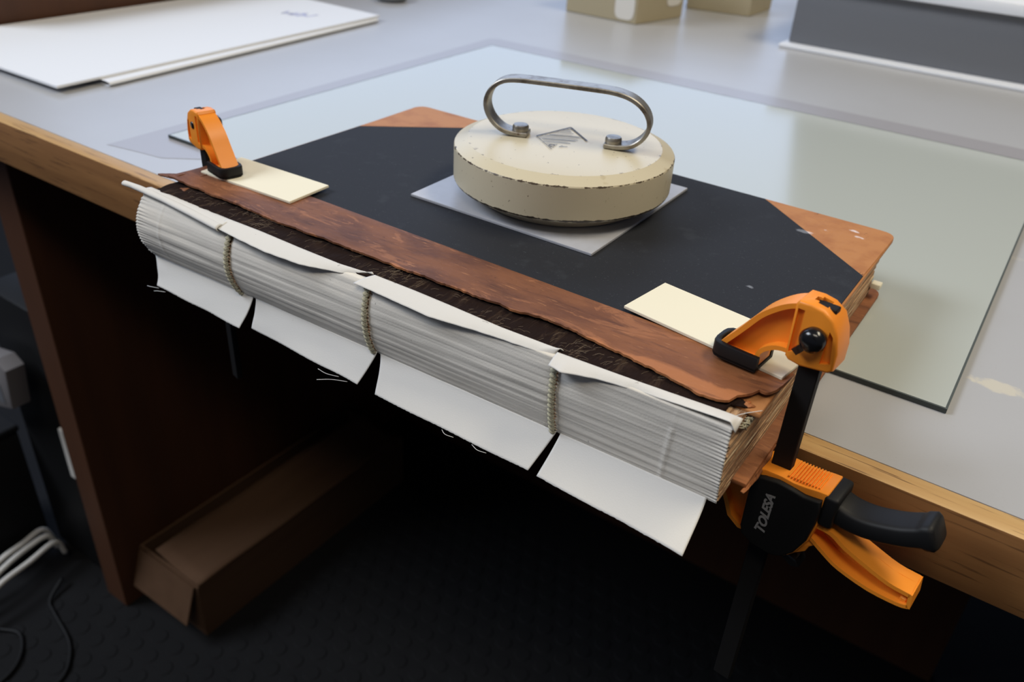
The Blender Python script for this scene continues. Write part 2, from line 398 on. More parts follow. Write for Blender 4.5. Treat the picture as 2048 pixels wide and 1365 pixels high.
# ------------------------------------------------------------------ the book
bk = root('ledger_book', 'thick old ledger with black cloth boards, brown leather and fresh white linen on its spine', 'book', (BX, BY, .0033))
XL, XR = -.4305, -.0700
def f01(x): return max(0, min(1, (x-XL)/(XR-XL)))
def spine_pt(x, t):
    """t 0 at the top shoulder .. 1 at the bottom"""
    f = f01(x)
    if t < -.0045: return -.0675+.0045*f+(-t-.0045)*.09, .0417
    z = .0413+(.0018-.0413)*t
    yt = -.0675+(.0045)*f; yb = -.0678+.0075*f
    bul = .0078*(1-f)**1.2+.0012
    y = yt+(yb-yt)*t-bul*math.sin(PI*min(1, max(0, t)))**.8
    return y, z
NS = 22
for i in range(NS):      # gatherings of leaves, nose at the spine
    t0, t1 = i/NS, (i+1)/NS
    x0 = XL+random.uniform(-.0004, .0012); x1 = XR+random.uniform(-.0010, .0006)
    zf0 = .0395-(.0395-.0060)*t0; zf1 = .0395-(.0395-.0060)*t1
    xs = [x0+(x1-x0)*k/8 for k in range(9)]
    yback = .166+random.uniform(-.0015, .0015)
    b = B(); rings = []
    for x in xs:
        tm = (t0+t1)/2
        y0, z0 = spine_pt(x, t0); y1, z1 = spine_pt(x, t1); ym, zm = spine_pt(x, tm)
        gap = .00010
        pr = [(y0+.0030, z0-gap), (y0+.0014, z0-gap-.0001), (ym+.0003, zm), (y1+.0014, z1+gap+.0001), (y1+.0030, z1+gap), (.02, zf1+gap*.3), (yback, zf1+gap*.3), (yback, zf0-gap*.3), (.02, zf0-gap*.3)]
        rings.append([b.verts.new((x, p[0], p[1])) for p in pr])
    n = len(rings[0])
    for a, c in zip(rings, rings[1:]):
        for k in range(n): b.faces.new((a[k], a[(k+1) % n], c[(k+1) % n], c[k]))
    b.faces.new(rings[0]); b.faces.new(list(reversed(rings[-1])))
    obj('signature', b, 'pages', bk)
# boards
def rounded(pts, r, idx, n=5):
    out = []; L = len(pts)
    for i, p in enumerate(pts):
        if i not in idx: out.append(p); continue
        P = Vector(p); a = (Vector(pts[i-1])-P).normalized(); c = (Vector(pts[(i+1) % L])-P).normalized()
        for k in range(n+1):
            t = k/n; A = P+a*r; D = P+c*r
            q = A*(1-t)**2+P*2*t*(1-t)+D*t*t; out.append((q.x, q.y))
    return out
board = rounded([(-.4275, -.047), (-.0650, -.047), (-.0660, .1755), (-.4265, .1735)], .009, (2, 3))
obj('lower_board', prism(B(), [(x+(.0015 if x > -.2 else -.001), y+.0005) for x, y in board], .0034, .0058, .0006, 2, 'z'), 'leather', bk, smooth=True, angle=.6)
obj('upper_board', prism(B(), board, .0396, .0421, .0008, 2, 'z'), 'corner_leather', bk, smooth=True, angle=.6)
cl = [(-.4255, -.0135), (-.0665, -.0135), (-.0667, .1062), (-.1395, .1690), (-.1465, .1748), (-.344, .1738), (-.3728, .1490), (-.4250, .1034)]
obj('cloth_panel', prism(B(), cl, .0420, .0426, .0002, 1, 'z'), 'bookcloth', bk, label='black cloth covering with worn pale scuffs')
def corner(pts, bev=.0003):
    return prism(B(), pts, .0419, .04245, .0002, 1, 'z')
cornR = rounded([(-.0668, .1066), (-.0660, .1755), (-.1465, .1752), (-.1395, .1694)], .009, (1,))
obj('corner_leather', corner(cornR), 'corner_leather', bk, label='tan leather corner with chalky white marks')
cornL = rounded([(-.4252, .1040), (-.3730, .1494), (-.3445, .1740), (-.4265, .1735)], .009, (3,))
obj('corner_leather', corner(cornL), 'corner_leather', bk)
# torn leather of the spine on the upper board
near = [(-.4410, -.0513), (-.4299, -.0500), (-.4192, -.0488), (-.4040, -.0496), (-.3904, -.0497), (-.3500, -.0498), (-.3079, -.0497), (-.2700, -.0482), (-.2296, -.0476), (-.2000, -.0466), (-.1840, -.0463), (-.1720, -.0440), (-.1591, -.0439), (-.1300, -.0464), (-.1023, -.0505), (-.0888, -.0532), (-.0805, -.0517), (-.0773, -.0500), (-.0772, -.0464), (-.0721, -.0409), (-.0704, -.0364), (-.0675, -.0363), (-.0649, -.0328), (-.0636, -.0264)]
def leather_fn(u, v):
    x = -.4330+(.3697)*u
    yn = lerp_list(near, x)+.0006*ns(x*900)+.0008*ns(x*260, 3)+.0010*ns(x*90, 7)
    yf = -.0128
    y = yf+(yn-yf)*v
    z = .0436+.0007*ns(x*40, y*60, 2)*v+.0010*v*v*(.5+ns(x*25, 5))
    if u < .1: z += .0012*(1-u/.1)*v
    if v == 0: z = .0429
    return (x, y, z)
obj('leather_spine_edge', sheet(B(), leather_fn, 260, 18, .0011), 'leather', bk, smooth=True, angle=.9, label='torn brown leather strip peeled along the spine')
# loose torn tongues at the left end
b = B()
def tongue(b, p0, p1, w, z0, z1, ph):
    def fn(u, v):
        x = p0[0]+(p1[0]-p0[0])*u; y = p0[1]+(p1[1]-p0[1])*u
        ww = w*(1-u)**.7+.0003
        return (x+.0004*ns(u*9, ph), y+ww*(v-.5)+.0006*ns(u*7, ph+2), z0+(z1-z0)*u+.0010*math.sin(v*PI)*(1-u))
    sheet(b, fn, 14, 5, .0007)
tongue(b, (-.4290, -.0440), (-.4410, -.0513), .009, .0446, .0452, 1)
obj('torn_leather_tongue', b, 'leather', bk, smooth=True)
b = B(); tongue(b, (-.4200, -.0340), (-.4270, -.0405), .012, .0440, .0440, 4)
obj('torn_leather_tongue', b, 'leather', bk, smooth=True)
b = B(); tongue(b, (-.4150, -.0500), (-.4300, -.0545), .006, .0415, .0405, 9)
obj('torn_leather_tongue', b, 'leather', bk, smooth=True)
# dark old lining between the torn leather and the new linen
def lin_fn(u, v):
    x = -.4290+.352*u
    y0 = -.036; y1 = -.0645+.004*f01(x)
    y = y0+(y1-y0)*v
    return (x, y, .0421+.0007*ns(x*120, y*160)*(.3+v)+.0004*ns(x*500, y*300))
obj('spine_lining', sheet(B(), lin_fn, 200, 20, .0006), 'lining', bk, smooth=True, label='dark worn lining bared between leather and linen')
b = B()
for k in range(240):      # frayed hairs of the lining
    x = random.choice([random.uniform(-.42, -.085)]*2+[random.gauss(-.352, .006), random.gauss(-.255, .006), random.gauss(-.148, .006)])
    y = random.uniform(-.062, -.048); an = random.uniform(-.3, 1.2)+PI*.1; L = random.uniform(.002, .006)
    p = Vector((x, y, .0427)); d = Vector((math.cos(an), math.sin(an), 0))*L
    tube(b, [p, p+d*.5+Vector((0, 0, random.uniform(.0003, .0012))), p+d+Vector((0, 0, random.uniform(-.0002, .0012)))], .00005, 3, cap=False)
obj('lining_hair', b, 'hair', bk, kind='stuff')
# fragments inside the hole at the head of the spine
for k, (x, y, s, rz, mk) in enumerate(((-.0745, -.0455, .0040, .3, 'lining'), (-.0705, -.0430, .0030, 1.2, 'leather'), (-.0738, -.0400, .0035, 2.0, 'leather_edge'), (-.0690, -.0385, .0026, .8, 'leather'))):
    def fr_(u, v, x=x, y=y, s=s, rz=rz, k=k):
        a = (u-.5)*2*s; c = (v-.5)*1.4*s*(1-.4*abs(2*u-1))
        return (x+a*math.cos(rz)-c*math.sin(rz), y+a*math.sin(rz)+c*math.cos(rz), .0418+.0012*math.sin(u*3+k)+.0006*ns(u*5, v*5, k))
    obj('leather_fragment', sheet(B(), fr_, 8, 6, .0005), mk, bk, smooth=True)
# frayed head band at the right end of the spine
b = B()
for k in range(26):
    y = random.uniform(-.058, -.038); z = random.uniform(.0375, .0408)
    pts = [(XR+.0004, y, z)]
    for j in range(4): pts.append((XR+.0008+random.uniform(0, .0016), y+(j+1)*random.uniform(.0010, .0026), z-(j+1)*random.uniform(.0002, .0011)))
    tube(b, spline(pts, 3), .00022, 4)
obj('frayed_headband', b, 'thread', bk, smooth=True)
# leather of the lower cover hanging at the right end
def lowl(u, v):
    y = -.050+.040*u; z = .0035-(.0035*(1-abs(2*u-.9))*v)
    return (-.0645+.0015*v+.0005*ns(y*200, v*3), y, z+.0005*ns(y*300, v))
obj('lower_leather_flange', sheet(B(), lowl, 24, 6, .0008), 'leather', bk, smooth=True)
# bookmark tip at the far corner of the leaves
obj('page_tab', box(B(), (-.0695, .160, .0120), (-.0640, .166, .0155), .0006), 'card', bk, smooth=True)

# white linen: four panels over the spine, each with an upper lip and a lower flap
JX = [-.4322, -.3555, -.2572, -.1497, -.0695]
ups = {0: [(-.4350, -.0655), (-.4110, -.0650), (-.3590, -.0640)],
       1: [(-.3644, -.0632), (-.3392, -.0624), (-.3079, -.0628), (-.2802, -.0625), (-.2600, -.0600)],
       2: [(-.2590, -.0600), (-.2342, -.0595), (-.2130, -.0597), (-.1826, -.0605), (-.1500, -.0592)],
       3: [(-.1515, -.0618), (-.1218, -.0599), (-.1005, -.0582), (-.0754, -.0560), (-.0690, -.0558)]}
lows = {1: [(-.3625, -.0722), (-.3445, -.0738), (-.3217, -.0750), (-.2980, -.0732), (-.2754, -.0660), (-.2625, -.0590)],
        2: [(-.2640, -.0700), (-.2520, -.0702), (-.2340, -.0708), (-.2149, -.0715), (-.1924, -.0676), (-.1799, -.0660), (-.1597, -.0640), (-.1525, -.0612)],
        3: [(-.1506, -.0702), (-.1441, -.0714), (-.1296, -.0660), (-.1113, -.0625), (-.0998, -.0618), (-.0755, -.0600), (-.0690, -.0600)]}
lowfree = [((-.4318, -.3462), (-.4224, -.0779), (-.3451, -.0789)), ((-.3440, -.2548), (-.3399, -.0750), (-.2571, -.0777)),
           ((-.2528, -.1475), (-.2443, -.0785), (-.1513, -.0790)), ((-.1455, -.0745), (-.1462, -.0793), (-.0726, -.0830))]
dri = [random.uniform(-1, 1) for _ in range(61)]
for q in range(4):
    a, c = JX[q]+.0007, JX[q+1]-.0007
    def fn(u, v, a=a, c=c, q=q):
        x = a+(c-a)*u; t = -.05+1.058*v
        y, z = spine_pt(x, t)
        endd = min(x-XL, XR-x); amp = .00004+.0006*math.exp(-max(endd, 0)/.0036)*(1+.5*ns(t*9, q, 3))
        ph = NS*t+.25*ns(x*14, t*6)
        rid = .5-.5*math.cos(2*PI*ph)
        k = int(ph) % 60; kf = ph-int(ph); kf = kf*kf*(3-2*kf)
        y -= amp*(rid-.3)*(1+.8*(dri[k]*(1-kf)+dri[k+1]*kf))+.00042*ns(x*9, t*14, q)+.00002*ns(x*22, t*50, q)+.0003*ns(x*40, t*6, 4)
        edge = min(u, 1-u)*(c-a)
        if 0 < q or u > .5: y += .0012*math.exp(-edge/.0015) if not (q == 3 and u > .5) else 0
        if q == 3: y -= .0004*math.exp(-((x+.0945+.003*(t-.5))/.0010)**2)*(1 if t > .25 else .2)
        if q == 0: y -= .0003*math.exp(-((x+.4120)/.0010)**2)
        return (x, y, z)
    nu = int((c-a)/.0008)
    bpanel = obj('linen_spine_strip', sheet(B(), fn, nu, 138, .0002), 'linen', bk, smooth=True)
    # lower flap
    (h0, h1), (fx0, fy0), (fx1, fy1) = lowfree[q]
    def fl_(u, v, q=q, h0=h0, h1=h1, fx0=fx0, fy0=fy0, fx1=fx1, fy1=fy1):
        xh = h0+(h1-h0)*u; yh, zh = spine_pt(xh, 1.0); yh -= .0004
        xf = fx0+(fx1-fx0)*u+.0002*ns(u*60, q); yf = fy0+(fy1-fy0)*u; zf = -.0125+.0008*ns(u*3, q+5)
        x = xh+(xf-xh)*v; y = yh+(yf-yh)*(v**1.25); z = zh+.0006+(zf-zh)*v
        y += .0010*ns(u*2.5+q, v*2)*v; z += .0004*ns(u*80, q)*(v > .97)
        if u < .03 and q == 0: y += .002*(1-u/.03)*v
        return (x, y, z)
    obj('linen_lower_flap', sheet(B(), fl_, int((h1-h0)/.0010), 20, .0003), 'flap', bk, smooth=True)
    # upper lip
    if q:
        U_, L_ = ups[q], lows[q]
        x0 = max(U_[0][0], L_[0][0]) if False else U_[0][0]
        def up_(u, v, U_=U_, L_=L_, q=q):
            xu = U_[0][0]+(U_[-1][0]-U_[0][0])*u; xl = L_[0][0]+(L_[-1][0]-L_[0][0])*u
            yu = lerp_list(U_, xu); yl = lerp_list(L_, xl)+.0003*ns(xl*200, q)
            x = xu+(xl-xu)*v; y = yu+(yl-yu)*v
            z = .0432+(.0411-.0432)*v+.0005*math.sin(PI*v)
            if u > .93 and q in (1, 2): z += .0016*((u-.93)/.07)*math.sin(PI*v*.9)
            if q == 3:
                k = max(0, (u-.45)/.55); z += .0048*k*v**1.3*.8; y -= .0035*k*v
                if u > .97: z -= .004*((u-.97)/.03)*v
            return (x, y, z)
        obj('linen_upper_flap', sheet(B(), up_, 90, 12, .00035), 'flap', bk, smooth=True)
# rolled lip of the first panel
b = B()
cpts = [(-.4470, -.0700, .0438), (-.4350, -.0690, .0436), (-.4110, -.0685, .0427), (-.3850, -.0695, .0420), (-.3610, -.0705, .0412)]
P = spline(cpts, 10); rings = []
for i, p in enumerate(P):
    f = i/(len(P)-1); ry = .0019+.0012*f+.0003*ns(f*9); rz = .0015+.0002*f
    rings.append([b.verts.new((p.x, p.y+ry*math.cos(2*PI*k/18), p.z+rz*math.sin(2*PI*k/18))) for k in range(18)])
for a, c in zip(rings, rings[1:]):
    for k in range(18): b.faces.new((a[k], a[(k+1) % 18], c[(k+1) % 18], c[k]))
cen = b.verts.new(P[0]+Vector((-.0016, 0, 0)))
for k in range(18): b.faces.new((cen, rings[0][(k+1) % 18], rings[0][k]))
inner = []
for rg, off in ((rings[-1], .85),):
    c0 = P[-1]; rr_ = [b.verts.new(c0+(v.co-c0)*.82+Vector((-.0002, 0, 0))) for v in rg]; r3 = [b.verts.new(c0+(v.co-c0)*.80+Vector((-.005, 0, 0))) for v in rg]
    for k in range(18): b.faces.new((rg[k], rg[(k+1) % 18], rr_[(k+1) % 18], rr_[k])); b.faces.new((rr_[k], rr_[(k+1) % 18], r3[(k+1) % 18], r3[k]))
    b.faces.new(r3)
obj('linen_upper_flap', b, 'flap', bk, smooth=True, label='rolled linen lip sticking out at the left end')
def lip0(u, v):
    x = -.4330+(.0725)*u; return (x, -.0620-.0075*v, .0424+.0006*math.sin(PI*v))
obj('linen_upper_flap', sheet(B(), lip0, 40, 6, .0003), 'flap', bk, smooth=True)
# sewn chains over the raised supports
for xc in JX[1:4]:
    b = B()
    for s in (0, 1):
        pts = []
        n = 14*10
        for k in range(n+1):
            t = .05+.95*k/n; y, z = spine_pt(xc, t); a = 2*PI*14*k/n/2*1.0+PI*s
            pts.append((xc+.0009*math.cos(a)+.0006*(t-.5), y-.0008-.00055*abs(math.sin(a)), z))
        tube(b, pts, .00075, 6)
    for k in range(15):
        t = .05+.94*k/14; y, z = spine_pt(xc, t)
        mm = Matrix.Translation((xc-.0003+.0006*(t-.5), y-.0014, z)) @ Matrix.Rotation(.5, 4, 'Y') @ Matrix.Diagonal((.0016, .0010, .0010, 1))
        bmesh.ops.create_uvsphere(b, u_segments=10, v_segments=6, radius=1, matrix=mm)
    obj('sewing_chain', b, 'thread', bk, smooth=True, label='beige chain stitching down the spine')
# frayed threads at the flap edges
for pts in ([(-.4180, -.0785, -.0125), (-.4235, -.0800, -.0128), (-.4290, -.0790, -.0145)], [(-.4120, -.0785, -.0130), (-.4180, -.0795, -.0140), (-.4230, -.0790, -.0160)],
            [(-.2700, -.0780, -.0125), (-.2770, -.0800, -.0125), (-.2830, -.0800, -.0120)], [(-.2640, -.0780, -.0130), (-.2720, -.0810, -.0135), (-.2790, -.0850, -.0145)],
            [(-.2010, -.0788, -.0128), (-.1975, -.0808, -.0126), (-.1930, -.0800, -.0128)], [(-.1830, -.0788, -.0128), (-.1785, -.0806, -.0126), (-.1740, -.0796, -.0128)],
            [(-.0735, -.0575, .0428), (-.0700, -.0520, .0432), (-.0650, -.0455, .0432)]):
    obj('loose_thread', tube(B(), spline(pts, 6), .00016, 5), 'white_thread', bk, smooth=True)

# ------------------------------------------------------------------ cards and plate on the cover
cr = root('cream_card_strip', 'cream card strip under the large clamp jaw at the right end of the cover', 'card', (-.104, .0005, .0448), -.134, 'cream card strips')
obj('card', box(B(), (-.0408, -.0172, 0), (.0408, .0172, .0015), .0002, 1), 'card', cr, local=True)
c2 = root('cream_card_strip', 'cream card strip under the small far clamp at the left end of the cover', 'card', (-.3895, -.0150, .0448), .045, 'cream card strips')
obj('card', box(B(), (-.0368, -.0160, 0), (.0368, .0160, .0015), .0002, 1), 'card', c2, local=True)
pl = root('square_plate', 'square grey translucent plastic plate lying under the round weight', 'plate', (-.2512, .0912, .0427), .012)
obj('plate', box(B(), (-.062, -.0615, 0), (.062, .0615, .0016), .0003, 2), 'acrylic', pl, local=True)

# ------------------------------------------------------------------ weight
WC = (-.246, .0905, .0444)
wt = root('round_weight', 'round cream enamelled weight with chipped rim and metal handle', 'weight', WC)
prof = [(0, 0), (.048, 0), (.0508, .0006), (.0525, .0030), (.0545, .0062), (.0600, .0078), (.0645, .0092), (.0651, .0104), (.0652, .0292), (.0648, .0299), (.0574, .0331), (.05, .0336), (.03, .0346), (0, .0353)]
obj('body', lathe(B(), prof, 128), 'enamel', wt, local=True, smooth=True, angle=.22)
ha = math.radians(20.4); HU = Vector((math.cos(ha), math.sin(ha), 0)); HN = Vector((-math.sin(ha), math.cos(ha), 0)); HC = Vector((.0035, -.0045, 0))
loop = [(-.0225, .0364), (-.0290, .0362), (-.0380, .0378), (-.0450, .0435), (-.0482, .0515), (-.0462, .0592), (-.0405, .0648), (-.0320, .0671), (-.0150, .0674), (.0100, .0672), (.0260, .0666), (.0365, .0638), (.0440, .0580), (.0470, .0505), (.0445, .0432), (.0380, .0378), (.0290, .0362), (.0225, .0364)]
path = [HC+HU*p.x+Vector((0, 0, p.y)) for p in spline([Vector((a, c, 0)) for a, c in loop], 5)]
b = B(); strip(b, path, .0105, .0026, HN)
bmesh.ops.bevel(b, geom=[e for e in b.edges], offset=.0005, segments=1, affect='EDGES')
obj('handle', b, 'nickel', wt, local=True, smooth=True, angle=.6, label='flat metal strap handle with rust marks')
for s in (-1, 1):
    c = HC+HU*(.0275*s)
    b = B(); lathe(b, [(0, 0), (.0046, 0), (.0048, .0004), (.0048, .0026), (.0042, .0036), (0, .0038)], 24, (c.x, c.y, .0374))
    obj('bolt', b, 'nickel', wt, local=True, smooth=True, angle=.6)
# printed diamond with hatching and small characters
b = B()
def quad(b, p, q, w_, z):
    p = Vector(p); q = Vector(q); d = (q-p).normalized(); n = Vector((-d.y, d.x))*w_/2
    vs = [b.verts.new((*(p+n), z)), b.verts.new((*(p-n), z)), b.verts.new((*(q-n), z)), b.verts.new((*(q+n), z))]
    b.faces.new(vs)
W2 = Vector((WC[0], WC[1]))
D = [Vector(p)-W2 for p in ((-.2592, .0800), (-.2528, .1080), (-.2325, .0930), (-.2400, .0665))]
zt = .0354
quad(b, D[0], D[1], .0010, zt); quad(b, D[1], D[2], .0013, zt); quad(b, D[0], D[3], .0004, zt)
def dia(p, q): return D[0]+(D[1]-D[0])*p+(D[3]-D[0])*q
for k in range(-8, 9):
    c = k/9.5+random.uniform(-.02, .02)
    p, q = ((c, 0), (1, 1-c)) if c > 0 else ((0, -c), (1+c, 1))
    g0 = random.uniform(.02, .15); g1 = random.uniform(.7, .98) if c > -.45 else random.uniform(.4, .6)
    A_, E_ = dia(*p), dia(*q); quad(b, A_+(E_-A_)*g0, A_+(E_-A_)*g1, random.uniform(.0003, .0006), zt)
for r0, r1 in ((.0013, .0019),):
    c = D[3]+(D[1]-D[3])*.10+Vector((-.0020, .0012)); n = 20
    for k in range(n-5):
        a0, a1 = 2*PI*(k+2)/n, 2*PI*(k+3)/n
        b.faces.new([b.verts.new((c.x+r*math.cos(a), c.y+r*math.sin(a), zt)) for r, a in ((r0, a0), (r1, a0), (r1, a1), (r0, a1))])
c = D[3]+(D[1]-D[3])*.10+Vector((.0022, .0022)); quad(b, c, c+Vector((.0005, .003)), .0006, zt); quad(b, c+Vector((.001, .002)), c+Vector((.0035, .0035)), .0006, zt)
o = obj('printed_emblem', b, 'ink', wt, local=True)

# ------------------------------------------------------------------ clamps
mm_ = .001
def sc(pts): return [(a*mm_, c*mm_) for a, c in pts]
def make_clamp(rt_, full=True):
    k = dict(parent=rt_, local=True)
    # bar
    o = obj('bar', box(B(), (-.0044, -.0024, -.140), (.0044, .0024, .0838), .0004, 1), 'bar', **k)
    # upper jaw: head block + arm with web and two flanges
    b = B()
    head = sc([(-10.3, 83.0), (-9.6, 59.2), (-8.0, 57.6), (-2.6, 56.8), (8.5, 58.6), (10.4, 60.2), (10.3, 68), (8.6, 75), (5.7, 81.0), (1.0, 84.0), (-4.0, 84.9), (-9.2, 84.6)])
    prism(b, head, -.0070, .0070, .0013, 3)
    o = obj('upper_jaw', b, 'orange', smooth=True, angle=.7, **k)
    cuts = []
    for s in (-1, 1):
        y0, y1 = (s*.0052, s*.009) if s > 0 else (s*.009, s*.0052)
        cuts.append(prism(B(), sc([(-8.9, 81.5), (-6.1, 81.5), (-5.8, 63.0), (-8.6, 61.5)]), y0, y1))
        cuts.append(prism(B(), sc([(5.2, 76.5), (7.0, 74.5), (8.6, 63.0), (4.6, 61.5)]), y0, y1))
    cuts.append(box(B(), (-.0052, -.0017, .0815), (.0030, .0017, .0870)))
    cuts.append(box(B(), (-.0032, -.0032, .0815), (.0010, .0032, .0870)))
    cut(o, cuts)
    o.data.polygons.foreach_set('use_smooth', [True]*len(o.data.polygons))
    try: o.data.set_sharp_from_angle(angle=.6)
    except Exception: pass
    b = B()
    web = sc([(-9, 83), (-13, 81.0), (-18, 77.5), (-23.2, 72.5), (-28.3, 65.0), (-33.5, 57.5), (-37.2, 52.8), (-38.2, 49.0), (-19.5, 49.0), (-20.5, 53.6), (-18.8, 56.5), (-15.7, 58.9), (-12, 60.3), (-9, 60.5)])
    prism(b, web, -.0016, .0016)
    topc = spline([Vector((a*mm_, 0, c*mm_)) for a, c in ((-7.5, 82.6), (-13, 80.2), (-18, 76.6), (-23.2, 71.5), (-28.3, 64.2), (-33.2, 57.3), (-37.0, 52.3))], 4)
    strip(b, topc, .0120, .0022)
    lowc = spline([Vector((a*mm_, 0, c*mm_)) for a, c in ((-8, 61.0), (-12, 60.8), (-15.5, 59.6), (-18.8, 57.2), (-20.6, 54.4), (-20.6, 50.5))], 4)
    strip(b, lowc, .0120, .0020)
    box(b, (-.0375, -.0062, .0482), (-.0196, .0062, .0510), .0006, 2)
    obj('jaw_arm', b, 'orange', smooth=True, angle=.55, **k)
    # black pad: a shoe open towards the bar
    b = B()
    outer = [(-.0192, -.0086), (-.0360, -.0086), (-.0388, -.0078), (-.0405, -.0058), (-.0410, -.003), (-.0410, .003), (-.0405, .0058), (-.0388, .0078), (-.0360, .0086), (-.0192, .0086)]
    inn = [(x+(.0024 if x < -.03 else 0), y*.72) for x, y in outer]
    ring = outer+list(reversed(inn))
    prism(b, ring, .0465, .0536, .0005, 2, 'z'); prism(b, outer, .04635, .0484, .0004, 1, 'z')
    obj('jaw_pad', b, 'black', smooth=True, angle=.6, label='black rubber jaw pad', **k)
    # knob with its little lever on the front, screw end on the back
    b = B(); lathe(b, [(0, .0074), (.0030, .0073), (.0046, .0060), (.0054, .0040), (.0050, .0015), (.0036, 0)], 28)
    bmesh.ops.rotate(b, cent=(0, 0, 0), matrix=Matrix.Rotation(PI/2, 3, 'X'), verts=b.verts)
    bmesh.ops.translate(b, vec=(.0006, -.0066, .0722), verts=b.verts)
    strip(b, [Vector((.0000, -.0105, .0715)), Vector((-.0030, -.0105, .0672)), Vector((-.0052, -.0095, .0642))], .0030, .0030, w2=.0020)
    strip(b, [Vector((.0024, -.0128, .0750)), Vector((-.0022, -.0128, .0700))], .0020, .0020)
    obj('tightening_knob', b, 'gloss', smooth=True, angle=.7, **k)
    b = B(); lathe(b, [(0, .0007), (.0024, .0006), (.0026, 0)], 20)
    bmesh.ops.rotate(b, cent=(0, 0, 0), matrix=Matrix.Rotation(-PI/2, 3, 'X'), verts=b.verts); bmesh.ops.translate(b, vec=(-.0005, .0069, .0735), verts=b.verts)
    obj('screw_end', b, 'gloss', smooth=True, **k)
    # body
    core = sc([(-9.2, -1.5), (-7.8, 1.6), (-4, 2.8), (3.5, 3.4), (9, 3.0), (14, 3.6), (20, 4.8), (23.6, 5.2), (24.6, 3.6), (24.0, -4), (23.5, -12), (22.0, -22.5), (18.2, -32.0), (13.8, -37.5), (8.6, -39.8), (-.5, -39.4), (-7.3, -36.4), (-9.0, -31)])
    b = B(); prism(b, core, -.0085, .0085, .0010, 2)
    for j in range(11):
        x = .0055+j*.00135; z = .0031+.0011*j/10
        box(b, (x, -.0068, z-.001), (x+.0006, .0068, z+.0012))
    obj('body', b, 'orange', smooth=True, angle=.6, **k)
    cov = sc([(-8.4, -2.0), (-8.0, -30.7), (-6.6, -35.2), (-.4, -38.2), (8.4, -38.6), (13.2, -36.4), (17.6, -31.0), (21.3, -21.5), (22.8, -11.0), (23.0, -3.0), (22.4, 1.9), (19, 1.2), (15, .6), (9.9, 1.2), (3.0, 1.6), (-3.5, .2)])
    obj('side_cover', prism(B(), cov, -.0112, -.0078, .0012, 3), 'black', smooth=True, angle=.7, label='black side cover with grey lettering', **k)
    obj('side_cover', prism(B(), cov, .0078, .0112, .0012, 3), 'black', smooth=True, angle=.7, **k)
    # lower jaw
    low = sc([(-8.8, -1.0), (-12, -.6), (-37.5, -.2), (-38.5, -1.8), (-37.5, -5), (-30, -10), (-23, -17), (-18.5, -26), (-15.5, -34), (-11, -37.2), (-8, -36)])
    b = B(); prism(b, low, -.0018, .0018)
    strip(b, [Vector((a*mm_, 0, c*mm_)) for a, c in ((-38, -1.3), (-24, -1.2), (-8, -1.2))], .0120, .0022)
    strip(b, [Vector((a*mm_, 0, c*mm_)) for a, c in ((-37.8, -4), (-30, -10), (-23, -17), (-18.5, -26), (-15.5, -33), (-10, -36.6), (-6, -36))], .0120, .0022)
    obj('lower_jaw', b, 'orange', smooth=True, angle=.6, **k)
    obj('jaw_pad', box(B(), (-.0395, -.0080, -.0003), (-.0195, .0080, .0030), .0006, 2), 'black', smooth=True, **k)
    if full:
        # fixed grip
        path = spline([Vector((a*mm_, 0, c*mm_)) for a, c in ((23.0, -2.5), (28, -3.9), (34, -4.8), (41, -4.2), (48, -2.2), (55, .6), (61, 4.0), (65.0, 6.0))], 4)
        b = B(); rings = []
        for i, p in enumerate(path):
            d = (path[min(i+1, len(path)-1)]-path[max(i-1, 0)]).normalized(); n = Vector((-d.z, 0, d.x)); f = i/(len(path)-1)
            hh = (.0062 if f < .12 else .0054)+(.0008 if f > .88 else 0)-(.0005*math.sin(PI*f)); ww = .0078
            ring = []
            for j in range(20):
                a = 2*PI*j/20; ca, sa = math.cos(a), math.sin(a); e = .42
                ring.append(b.verts.new(p+Vector((0, 1, 0))*ww*math.copysign(abs(ca)**e, ca)+n*hh*math.copysign(abs(sa)**e, sa)))
            rings.append(ring)
        for a, c in zip(rings, rings[1:]):
            for j in range(20): b.faces.new((a[j], a[(j+1) % 20], c[(j+1) % 20], c[j]))
        b.faces.new(list(reversed(rings[0])))
        e2 = [b.verts.new(path[-1]+Vector((.0013, 0, .0006))+(v.co-path[-1])*.82) for v in rings[-1]]
        for j in range(20): b.faces.new((rings[-1][j], rings[-1][(j+1) % 20], e2[(j+1) % 20], e2[j]))
        b.faces.new(e2)
        box(b, (.0640, -.0035, .0005), (.0668, .0035, .0040), .0008, 2)
        obj('grip_handle', b, 'black', smooth=True, angle=.9, **k)
        # collar where the grip meets the body
        obj('grip_collar', box(B(), (.0225, -.0092, -.0115), (.0290, .0092, .0048), .0016, 3), 'black', smooth=True, angle=.7, **k)
        # trigger lever
        poly = sc([(20.5, -13.2), (29.4, -13.3), (36.2, -17.0), (46.5, -20.6), (56.6, -23.4), (65.7, -23.8), (67.2, -31.2), (62.5, -32.9), (50.2, -33.3), (36.6, -30.8), (29.1, -27.3), (21.1, -22.4)])
        b = B(); prism(b, poly, .0015, .0048)
        strip(b, spline([Vector((a*mm_, 0, c*mm_)) for a, c in ((20.5, -14.2), (29.2, -14.3), (36.2, -18.0), (46.5, -21.6), (56.6, -24.4), (65.9, -24.8))], 3), .0140, .0020)
        strip(b, spline([Vector((a*mm_, 0, c*mm_)) for a, c in ((21.5, -21.6), (29.6, -26.6), (36.8, -30.0), (50.2, -32.5), (62.4, -32.1), (66.6, -30.8))], 3), .0140, .0018)
        strip(b, [Vector((a*mm_, 0, c*mm_)) for a, c in ((65.9, -24.0), (66.8, -31.4))], .0140, .0016)
        box(b, (.0625, -.0055, -.0315), (.0655, .0020, -.0285), .0006, 1)
